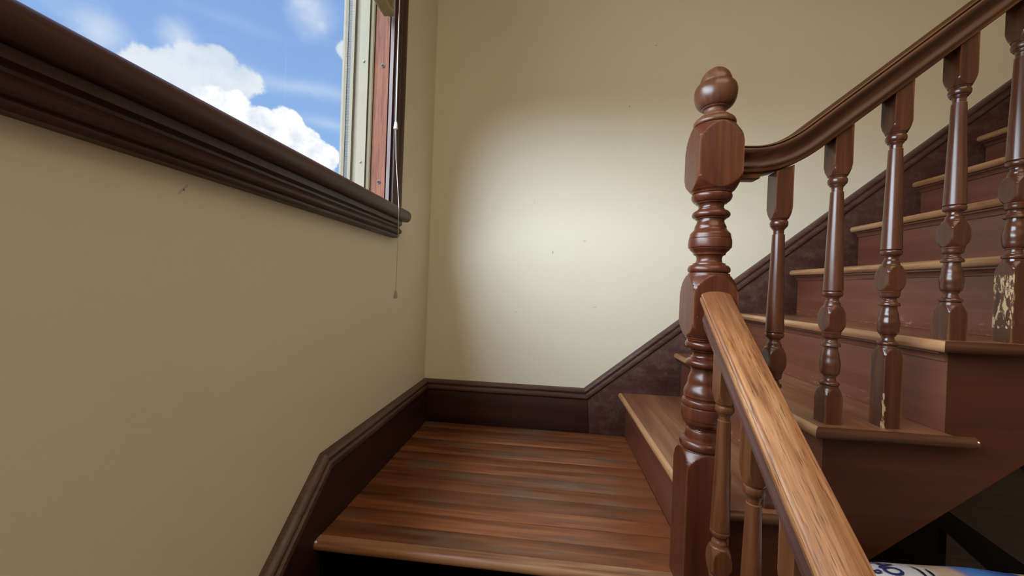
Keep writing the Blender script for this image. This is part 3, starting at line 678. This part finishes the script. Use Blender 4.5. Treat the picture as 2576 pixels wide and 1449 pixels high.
# ------------------------------------------------------------------ turned work
def smooth_pts(ctrl, step=0.0012):
    """ctrl: (z, r, kind) from low to high; kind of the segment that ENDS at the point: 'l' line, 's' smooth ease, 'b' bead (half ellipse), 'q' quarter out, 'c' quarter cove"""
    out = [(ctrl[0][0], ctrl[0][1])]
    for (za, ra), c in zip([(c[0], c[1]) for c in ctrl[:-1]], ctrl[1:]):
        zb_, rb = c[0], c[1]; k = c[2]
        n = max(1, int(abs(zb_-za)/step)+ (2 if k != 'l' else 0))
        if k == 'l' and abs(ra-rb) < 1e-6: n = 1
        for i in range(1, n+1):
            t = i/n
            if k == 'l': r = ra+(rb-ra)*t
            elif k == 's': r = ra+(rb-ra)*(0.5-0.5*math.cos(math.pi*t))
            elif k == 'b': r = ra+(rb-ra)*t+c[3]*math.sqrt(max(0.0, 1-(2*t-1)**2))
            elif k == 'v': r = ra+(rb-ra)*t-c[3]*math.sqrt(max(0.0, 1-(2*t-1)**2))
            elif k == 'q': r = ra+(rb-ra)*math.sqrt(max(0.0, 1-(1-t)**2))
            elif k == 't': r = c[3]*math.sqrt(1+max(0.0, 1-t**1.8)**1.24)          # tongue: corner (apex) towards the arch
            elif k == 'u': r = c[3]*math.sqrt(1+max(0.0, 1-(1-t)**1.8)**1.24)      # tongue: arch towards the apex
            elif k == 'c': r = ra+(rb-ra)*(1-math.sqrt(max(0.0, 1-t*t)))
            out.append((za+(zb_-za)*t, r))
    return out
def turned(pts, s, name, mat, parent, seg=72, top=None, zlo=-9, zhi=9, rot=0.0):
    """square stock of side s turned to radius r(z); top: function(x) for a sloping cut of the highest ring"""
    use = [p for p in pts if zlo-1e-9 <= p[0] <= zhi+1e-9]
    dense = []
    for i, (a, b) in enumerate(zip(use[:-1], use[1:])):
        dense.append(a); g = b[0]-a[0]; e = 0.019 if i == len(use)-2 else 0.0015
        if g > 0.006 and abs(a[1]-b[1]) < 1e-9: dense += [(a[0]+0.0015, a[1])]+([(b[0]-e, b[1])] if g > e+0.004 else [])
    use = dense+[use[-1]]
    rings = []
    h = s/2
    ang = [2*math.pi*(k+0.0)/seg for k in range(seg)]
    for i, (z, r) in enumerate(use):
        ring = []
        for a in ang:
            c, s_ = math.cos(a), math.sin(a)
            q = h/max(abs(c), abs(s_))
            rr = min(r, q)
            zz = z
            x, y = rr*c, rr*s_
            if top and i == len(use)-1: zz = top(x)
            ring.append((x, y, zz))
        rings.append(ring)
    return rings
def put(rings, name, mat, parent):
    bm = bmesh.new(); R = [[bm.verts.new(p) for p in r] for r in rings]; n = len(rings[0])
    for a, b in zip(R[:-1], R[1:]):
        for i in range(n):
            j = (i+1) % n; bm.faces.new((a[i], a[j], b[j], b[i]))
    bm.faces.new(R[0][::-1]); bm.faces.new(R[-1])
    me = bpy.data.meshes.new(name); bm.to_mesh(me); bm.free()
    me.polygons.foreach_set('use_smooth', [True]*len(me.polygons)); me.set_sharp_from_angle(angle=math.radians(28))
    me.materials.append(mat)
    o = bpy.data.objects.new(name, me); COL.objects.link(o); o.parent = parent
    return o
BIG = 0.2
# ---- newel post (z absolute, on the landing corner)
q2 = NS/2*1.4142
HN = NS/2
NEWEL = [(-0.1896, BIG, 'l'), (0.2660, q2+0.0004, 'l'), (0.3036, HN, 't', HN), (0.3040, 0.0420, 'l'), (0.3062, 0.0400, 'l'),
         (0.3262, 0.0375, 'b', 0.0070), (0.3275, 0.0352, 'l'), (0.3305, 0.0345, 'l'), (0.3480, 0.0300, 'c'), (0.3500, 0.0290, 'l'), (0.3520, 0.0330, 'l'), (0.3600, 0.0375, 's'), (0.3700, 0.0425, 'q'), (0.3708, 0.0432, 'l'),
         (0.3980, 0.0436, 'b', 0.0012), (0.3990, 0.0420, 'l'), (0.4140, 0.0405, 'b', 0.0030), (0.4150, 0.0388, 'l'), (0.4195, 0.0388, 'l'), (0.4200, 0.0418, 'l'), (0.4260, 0.0412, 's'), (0.4520, 0.0335, 's'), (0.4790, 0.0272, 's'), (0.4812, 0.0268, 'l'), (0.4816, 0.0300, 'l'), (0.4840, 0.0300, 'l'),
         (0.5020, 0.0300, 'b', 0.0098), (0.5030, 0.0290, 'l'), (0.5060, 0.0290, 'l'), (0.5200, 0.0300, 'v', 0.0040), (0.5208, 0.0325, 'l'), (0.5240, 0.0330, 'l'), (0.5420, 0.0345, 'b', 0.0080), (0.5430, 0.0385, 'l'), (0.5470, 0.0390, 'l'),
         (0.5476, 0.0415, 'l'), (0.5522, 0.0425, 'l'), (0.5526, HN, 'l'), (0.5870, q2+0.0004, 'u', HN), (0.5873, BIG, 'l'),
         (0.6418, BIG, 'l'), (0.6420, q2+0.0004, 'l'), (0.6864, HN, 't', HN), (0.6868, 0.0425, 'l'), (0.6915, 0.0418, 'l'), (0.6920, 0.0395, 'l'), (0.6935, 0.0380, 'l'),
         (0.7105, 0.0345, 'b', 0.0062), (0.7112, 0.0330, 'l'), (0.7140, 0.0325, 'l'), (0.7145, 0.0300, 'l'), (0.7325, 0.0300, 'v', 0.0048), (0.7330, 0.0318, 'l'), (0.7350, 0.0322, 'l'), (0.7470, 0.0405, 's'), (0.7478, 0.0412, 'l'), (0.7482, 0.0428, 'l'),
         (0.7680, 0.0425, 'b', 0.0010), (0.7686, 0.0413, 'l'), (0.7692, 0.0420, 'l'), (0.7760, 0.0410, 's'), (0.7920, 0.0320, 's'), (0.8080, 0.0272, 's'), (0.8110, 0.0272, 'l'), (0.8115, 0.0305, 'l'), (0.8140, 0.0310, 'l'),
         (0.8310, 0.0280, 'b', 0.0085), (0.8320, 0.0275, 'l'), (0.8335, 0.0275, 'l'), (0.8455, 0.0285, 'v', 0.0026), (0.8460, 0.0310, 'l'), (0.8485, 0.0318, 'l'), (0.8672, 0.0370, 'b', 0.0058), (0.8678, 0.0395, 'l'), (0.8705, 0.0402, 'l'),
         (0.8735, 0.0430, 'l'), (0.8740, HN, 'l'), (0.9110, q2+0.0004, 'u', HN), (0.9113, BIG, 'l'),
         (0.9686, BIG, 'l'), (0.9688, q2+0.0004, 'l'), (1.0130, HN, 't', HN), (1.0134, 0.0430, 'l'), (1.0150, 0.0425, 'l'), (1.0155, 0.0400, 'l'), (1.0170, 0.0385, 'l')]
FIN = [(1.0170, 0.0385, 'l'), (1.0345, 0.0325, 'b', 0.0066), (1.0352, 0.0312, 'l'), (1.0385, 0.0302, 'l'), (1.0410, 0.0250, 'l'), (1.0545, 0.0232, 'v', 0.0030), (1.0550, 0.0262, 'l'), (1.0570, 0.0278, 'l'), (1.0578, 0.0268, 'l')]
for i in range(1, 13):     # bowl
    an = math.pi/2*i/12; FIN.append((1.0578+0.0330*(1-math.cos(an)), 0.0268+0.0166*math.sin(an), 'l'))
for i in range(1, 11):
    an = math.pi/2*i/10*0.95; FIN.append((1.0908+0.0195*math.sin(an), 0.0332+0.0102*math.cos(an), 'l'))
FIN.append((1.1097, 0.0318, 'l')); FIN.append((1.1106, 0.0322, 'l'))
for i in range(1, 17):     # dome
    an = math.pi/2*i/16; FIN.append((1.1106+0.0362*math.sin(an), max(0.0006, 0.0322*math.cos(an)), 'l'))
NP = smooth_pts(NEWEL); FP = smooth_pts(FIN)
nw_ = empty('newel_post', (NX, NY, 0.0), 'stout turned reddish newel post at the landing corner with round finial', 'newel post')
h_ = 0.0345/2
scraped(M_turn_scraped, (-0.05, -h_*1.05, -0.118), (-h_*0.96, 0.05, -0.010), edge=0.53, soft=0.006)
scraped(M_turn_chipped, (-0.05, -0.05, -0.16), (-h_*0.80, -h_*0.80, -0.075), edge=0.55, soft=0.004)
scraped(M_turn_rubbed, (-0.05, -0.05, 0.585), (-NS/2*0.80, -NS/2*0.985, 0.645), edge=0.64, soft=0.006, scale=(200, 200, 60))
cuts = [(-0.1896, 0.3062, 'base_block'), (0.3062, 0.5430, 'lower_vase'), (0.5430, 0.6920, 'lower_block'), (0.6920, 0.8678, 'upper_vase'), (0.8678, 1.0170, 'upper_block')]
for a, b, nm in cuts: put(turned(NP, NS, nm, M_turn, nw_, seg=96, zlo=a, zhi=b), nm, M_turn_rubbed if nm == 'lower_block' else M_turn, nw_)
fo = put(turned(FP, 0.2, 'finial', M_finial, nw_, seg=64), 'finial', M_finial, nw_); fo['label'] = 'acorn shaped finial with paler worn top'

# ---- handrails
RAIL = [(0.0, 0.0), (0.0215, 0.0), (0.0240, 0.0015), (0.0245, 0.0075), (0.0263, 0.0098), (0.0266, 0.0122), (0.0258, 0.0150), (0.0240, 0.0185), (0.0233, 0.0235), (0.0240, 0.0290), (0.0272, 0.0345), (0.0312, 0.0390), (0.0330, 0.0435), (0.0326, 0.0475), (0.0312, 0.0494), (0.0272, 0.0502), (0.0272, 0.0513), (0.0306, 0.0521), (0.0286, 0.0547), (0.0225, 0.0568), (0.0140, 0.0583), (0.0065, 0.0590)]
SEC = RAIL[1:] + [(0.0, 0.0592)] + [(-a, b) for a, b in RAIL[1:][::-1]]
def upper_line():
    s = 0.8165; z0 = 0.9105; xi = 1.0670
    zl = lambda x: 1.0981+s*(x-1.2978)
    pts = [(NR+0.0003, z0), (0.99, z0)]
    # easement: circular-ish blend (quadratic bezier)
    x0_, x2_ = 1.004, 1.130
    P0, P1, P2 = Vector((x0_, z0)), Vector((xi, z0+0.0015)), Vector((x2_, zl(x2_)))
    for i in range(0, 15):
        t = i/14; pts.append(tuple((1-t)**2*P0+2*t*(1-t)*P1+t*t*P2))
    pts += [(1.3, zl(1.3)), (1.72, zl(1.72))]
    return pts
UL = upper_line()
def ul_z(x):
    for (xa, za), (xb, zb_) in zip(UL[:-1], UL[1:]):
        if xa <= x <= xb: return za+(zb_-za)*(x-xa)/(xb-xa)
    return UL[-1][1]
mpu = mitre_path(UL); rings = []
for i, (p, m) in enumerate(mpu):
    if i == 0: m = Vector((0, 1))
    rings.append([(p.x+m.x*b, NY+a, p.y+m.y*b) for a, b in SEC])
ur = empty('upper_handrail', (1.1, NY, 0.95), 'curved dark reddish handrail sweeping up from the newel top to the right', 'handrail')
loft(rings, 'rail', M_railX, ur, smooth=32)
box('rail_packing', NR+0.0003, 1.0165, NY-0.0165, NY+0.0165, 0.8995, 0.9103, M_railX, ur, bevel=0.0015)

LSL = 0.84
lz = lambda y: 0.4155+LSL*(y+1.1)
c_ = math.cos(math.atan(LSL)); s_ = math.sin(math.atan(LSL))
def lower_ring(y, plumb):
    z = lz(y)
    if plumb: return [(NX+a, y, z+b/c_) for a, b in SEC]
    return [(NX+a, y-b*s_, z+b*c_) for a, b in SEC]
yN = NY-NS/2-0.0004
lr = empty('lower_handrail', (NX, -1.2, 0.45), 'worn golden-brown handrail with dark grain running down towards the viewer', 'handrail')
# the plum lower moulding and the worn golden cap are two lengths of wood
lowsec = [(a, b) for a, b in RAIL[1:] if b <= 0.0236]
SEC_LO = lowsec + [(-a, b) for a, b in lowsec[::-1]]
capsec = [(a, b) for a, b in RAIL[1:] if b >= 0.0234]
SEC_CAP = capsec + [(0.0, 0.0592)] + [(-a, b) for a, b in capsec[::-1]]
def ring_of(sec, y): return [(NX+a, y, lz(y)+b/c_) for a, b in sec]
ys_ = (yN, -1.1, -1.3, -1.5, -1.62)
rc = loft([ring_of(SEC_CAP, y) for y in ys_], 'rail_cap', M_railY, lr, smooth=32)
rl = loft([ring_of([(a, b if b < 0.0230 else 0.0234) for a, b in SEC_LO], y) for y in ys_], 'rail_moulding', M_moul, lr, smooth=32); rl['label'] = 'plum brown strip under the golden rail'

# ---- balusters (local z: 0 = where the turning leaves the base block)
BS = 0.0345; bq = BS/2*1.4142
Z3 = 0.528    # height of that line on the third upper baluster
def bz(*a): return a
HB_ = BS/2
BAL = [(-0.0060, bq+0.0003, 'l'), (0.0185, HB_, 't', HB_), (0.0190, 0.0162, 'l'), (0.0236, 0.0156, 'l'), (0.0242, 0.0142, 'l'),
       (0.0335, 0.0130, 'b', 0.0040), (0.0342, 0.0118, 'l'), (0.0400, 0.0106, 's'), (0.0432, 0.0104, 'l'), (0.0436, 0.0122, 'l'), (0.0465, 0.0126, 'l'), (0.0580, 0.0170, 'q'), (0.0700, 0.0180, 's'), (0.0860, 0.0158, 's'), (0.1050, 0.0124, 's'), (0.1075, 0.0124, 'l'), (0.1080, 0.0166, 'l'),
       (0.1100, 0.0176, 'l'), (0.1115, 0.0170, 'l'), (0.1165, 0.0128, 'c'), (0.1215, 0.0110, 's'), (0.1250, 0.0116, 'l'), (0.1258, 0.0140, 'l'), (0.1330, 0.0162, 'q'), (0.1390, 0.0172, 's'), (0.1396, 0.0160, 'l'), (0.1404, HB_, 'l'),
       (0.1600, bq+0.0003, 'u', HB_), (0.1602, BIG, 'l'), (0.1688, BIG, 'l'), (0.1690, bq+0.0003, 'l'), (0.1925, HB_, 't', HB_), (0.1928, 0.0166, 'l'), (0.2020, 0.0136, 'q'), (0.2026, 0.0124, 'l'), (0.2070, 0.0106, 's'), (0.2110, 0.0106, 'l'),
       (0.2116, 0.0122, 'l'), (0.2135, 0.0128, 'l'), (0.2260, 0.0150, 'b', 0.0036), (0.2266, 0.0156, 'l'), (0.2274, 0.0174, 'l'), (0.4390, 0.0116, 'l'), (0.4400, 0.0098, 'l'), (0.4470, 0.0100, 'l'), (0.4520, 0.0116, 's'), (0.4525, 0.0132, 'l'), (0.4545, 0.0136, 'l'),
       (0.4690, 0.0145, 'b', 0.0030), (0.4697, 0.0150, 'l'), (0.4725, 0.0158, 'l'), (0.4730, HB_, 'l'), (0.4985, bq+0.0003, 'u', HB_), (0.4988, BIG, 'l')]
BP = smooth_pts(BAL, 0.0016)
CUTS = [(0.0, 0.0242, None), (0.0242, 0.1396, 'vase'), (0.1396, 0.2116, 'middle_block'), (0.2116, 0.4400, 'shaft')]
meshes = {}
def baluster(x, y, zref, zbase, ztop, slope, axis, label, group, mat=M_turn, base_mat_=None):
    """zref: world height of local 0; axis: 'X' or 'Y', direction in which the rail climbs"""
    zbase += 0.0004; t = empty('baluster', (x, y, zbase), label, 'baluster', group)
    off = zref-zbase
    for a, b, nm in CUTS[1:]:
        key = nm+mat.name
        if key not in meshes:
            o = put(turned(BP, BS, nm, mat, t, seg=64, zlo=a, zhi=b), nm, mat, t); meshes[key] = o.data
        else:
            o = bpy.data.objects.new(nm, meshes[key]); COL.objects.link(o); o.parent = t
        o.location = (0, 0, off)
    lowpts = [(-off, BIG), (-0.0063, BIG)] + [p for p in BP if p[0] <= 0.0242+1e-9]
    o = put(turned(lowpts, BS, 'base_block', mat, t, seg=64), 'base_block', base_mat_ or mat, t); o.location = (0, 0, off)
    up_ = [p for p in BP if p[0] >= 0.4400-1e-9] + [(ztop-zref, BIG)]
    rings = turned(up_, BS, 'top_block', mat, t, seg=64)
    zz = ztop-zref
    rings[-1] = [(px_, py_, zz+slope*(px_ if axis == 'X' else py_)-0.0015) for px_, py_, _ in rings[-1]]
    o = put(rings, 'top_block', mat, t); o.location = (0, 0, off)
    return t
UX = [1.0670, 1.1817, 1.2933, 1.4105, 1.5250]
UB = [RISE, 2*RISE, 2*RISE, 3*RISE, 3*RISE]
ULAB = ['turned baluster next to the newel, its foot hidden behind the lower rail',
        'turned baluster with short base at the outer corner of the second step',
        'turned baluster with long base chipped along its front edge on the second step',
        'turned baluster with short base at the outer corner of the third step',
        'turned baluster with long base scraped to bare pale wood on the third step']
gU = 'balusters of the upper flight'
for i, x in enumerate(UX):
    zref = Z3+(x-1.2933)*0.82
    sl_ = (ul_z(x+0.01)-ul_z(x-0.01))/0.02
    baluster(x, NY, zref, UB[i], ul_z(x), sl_, 'X', ULAB[i], gU, mat=M_bal, base_mat_={4: M_turn_scraped, 2: M_turn_chipped}.get(i))
LY = [-0.966, -1.081, -1.196]
LLAB = ['turned baluster under the lower rail, closest to the newel post',
        'second turned baluster under the lower rail, between the newel post and the viewer',
        'third baluster under the lower rail, only its square top block showing']
for i, yb in enumerate(LY):
    zt_ = lz(yb)
    k = math.ceil((LAND_Y-yb)/RUN); zbase = -RISE*k
    zref = zt_-(ul_z(1.2933)-Z3)
    baluster(NX, yb, zref, zbase, zt_, LSL, 'Y', LLAB[i], 'balusters of the lower flight', mat=M_turn_tan)

# ------------------------------------------------------------------ things under the stairs
def bag_material():
    m, nt, b = base_mat('printed_sack', 0.45, 0.4); lk = nt.links
    tc = N(nt, 'ShaderNodeTexCoord'); sp = N(nt, 'ShaderNodeSeparateXYZ'); lk.new(tc.outputs['Object'], sp.inputs[0])
    n = N(nt, 'ShaderNodeTexNoise', inp={'Scale': 26.0, 'Detail': 5.0}); lk.new(tc.outputs['Object'], n.inputs[0])
    x = mathn(nt, 'ADD', sp.outputs[0], mathn(nt, 'MULTIPLY', mathn(nt, 'SUBTRACT', n.outputs[0], 0.5), 0.03))
    r = ramp(nt, [(0.0, (0.62, 0.63, 0.66)), (0.30, (0.60, 0.60, 0.63)), (0.345, (0.50, 0.36, 0.25)), (0.41, (0.46, 0.33, 0.24)), (0.45, (0.14, 0.16, 0.42)), (0.48, (0.06, 0.20, 0.50)), (0.62, (0.05, 0.13, 0.42)), (0.70, (0.04, 0.05, 0.25)), (0.715, (0.60, 0.50, 0.25)), (1.0, (0.65, 0.58, 0.32))], mathn(nt, 'MULTIPLY', x, 2.2))
    r.color_ramp.interpolation = 'LINEAR'
    lk.new(r.outputs[0], b.inputs['Base Color'])
    bp = N(nt, 'ShaderNodeBump', inp={'Strength': 0.3, 'Distance': 0.01}); lk.new(n.outputs[0], bp.inputs['Height']); lk.new(bp.outputs[0], b.inputs['Normal'])
    return m
M_bag = bag_material()
M_navy = flat('navy_print', (0.02, 0.025, 0.13), 0.5)
M_blackprint = flat('black_print', (0.012, 0.010, 0.012), 0.5)
BX0, BX1, BYc, BZ = 1.15, 1.67, -1.104, 0.0995
bag = empty('sack', (BX0, BYc, BZ-0.062), 'white and blue printed plastic sack with navy letters below the stairs', 'sack')
bm = bmesh.new(); nx, ny = 40, 24; top, bot = [], []
def bag_z(u, v):     # half thickness at u, v in -1..1
    e = max(0.0, (1-abs(u)**4)*(1-abs(v)**3.0))
    return 0.062*e**0.5 + 0.004*math.sin(9*u+3*v)*e + 0.003*math.sin(17*v-5*u)*e
for j in range(ny+1):
    v = -1+2*j/ny; ra, rb = [], []
    for i in range(nx+1):
        u = -1+2*i/nx; h = bag_z(u, v)
        X = (u+1)/2*(BX1-BX0); Y = v*0.20*(1-0.05*abs(u)**3)
        ra.append(bm.verts.new((X, Y, 0.062+h))); rb.append(ra[-1] if (i in (0, nx) or j in (0, ny)) else bm.verts.new((X, Y, 0.062-min(h, 0.0618))))
    top.append(ra); bot.append(rb)
for j in range(ny):
    for i in range(nx):
        bm.faces.new((top[j][i], top[j][i+1], top[j+1][i+1], top[j+1][i]))
        q = (bot[j][i], bot[j+1][i], bot[j+1][i+1], bot[j][i+1])
        if len(set(q)) == 4: bm.faces.new(q)
bmesh.ops.recalc_face_normals(bm, faces=bm.faces)
me = bpy.data.meshes.new('sack_body'); bm.to_mesh(me); bm.free(); me.polygons.foreach_set('use_smooth', [True]*len(me.polygons)); me.materials.append(M_bag)
body = bpy.data.objects.new('sack_body', me); COL.objects.link(body); body.parent = bag
def on_bag(x, y):
    u = x/(BX1-BX0)*2-1; v = max(-1, min(1, y/0.20)); return 0.062+bag_z(u, v)+0.0012
def letter(ch, x, y, size, name='letter'):
    """print turned so its top points to +x; laid on the sack's upper skin"""
    cu = bpy.data.curves.new('txt', 'FONT'); cu.body = ch; cu.size = size; cu.offset = size*0.022; cu.resolution_u = 3
    tmp = bpy.data.objects.new('txt', cu); me_ = bpy.data.meshes.new_from_object(tmp); bpy.data.objects.remove(tmp); bpy.data.curves.remove(cu)
    bm = bmesh.new(); bm.from_mesh(me_); bpy.data.meshes.remove(me_)
    bmesh.ops.triangulate(bm, faces=bm.faces); bmesh.ops.subdivide_edges(bm, edges=bm.edges, cuts=1)
    for v in bm.verts:
        a, b = v.co.x, v.co.y
        X, Y = x+b, y-a
        v.co = (X, Y, on_bag(X, Y))
    for f in bm.faces:
        f.normal_update()
    o = finish(bm, name, M_navy, bag); o.matrix_parent_inverse = Matrix.Identity(4); return o
def stroke(pts, w0, w1, mat, name='print_stroke'):
    bm = bmesh.new(); prev = None; n = len(pts)
    for i, (x, y) in enumerate(pts):
        t = i/(n-1); w = (w0+(w1-w0)*t)*math.sin(math.pi*(0.12+0.76*t))
        a = bm.verts.new((x-w, y, on_bag(x-w, y))); b = bm.verts.new((x+w, y, on_bag(x+w, y)))
        if prev: bm.faces.new((prev[0], prev[1], b, a))
        prev = (a, b)
    o = finish(bm, name, mat, bag); o.matrix_parent_inverse = Matrix.Identity(4); return o

# ---- support and junk in the dark
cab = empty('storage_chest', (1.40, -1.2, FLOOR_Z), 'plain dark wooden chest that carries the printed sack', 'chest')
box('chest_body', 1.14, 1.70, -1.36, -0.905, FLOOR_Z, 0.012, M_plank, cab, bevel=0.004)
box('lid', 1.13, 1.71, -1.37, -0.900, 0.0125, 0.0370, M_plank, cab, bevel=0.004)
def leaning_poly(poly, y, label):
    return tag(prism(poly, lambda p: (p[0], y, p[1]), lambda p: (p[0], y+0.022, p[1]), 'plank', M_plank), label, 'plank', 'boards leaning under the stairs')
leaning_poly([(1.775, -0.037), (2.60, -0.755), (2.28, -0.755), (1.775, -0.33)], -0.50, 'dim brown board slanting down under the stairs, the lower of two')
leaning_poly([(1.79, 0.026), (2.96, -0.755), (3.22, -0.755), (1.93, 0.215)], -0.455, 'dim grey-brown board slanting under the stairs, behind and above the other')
letter('A', 0.064, 0.168, 0.046); letter('O', 0.061, 0.139, 0.038)
letter('P', 0.038, 0.134, 0.026)
stroke([(0.1215, 0.151), (0.1222, 0.143), (0.1225, 0.134), (0.1215, 0.124), (0.119, 0.112), (0.116, 0.10)], 0.0022, 0.0042, M_blackprint)
stroke([(0.1400, 0.138), (0.1395, 0.130), (0.1380, 0.121), (0.1350, 0.110)], 0.0034, 0.0034, M_blackprint)
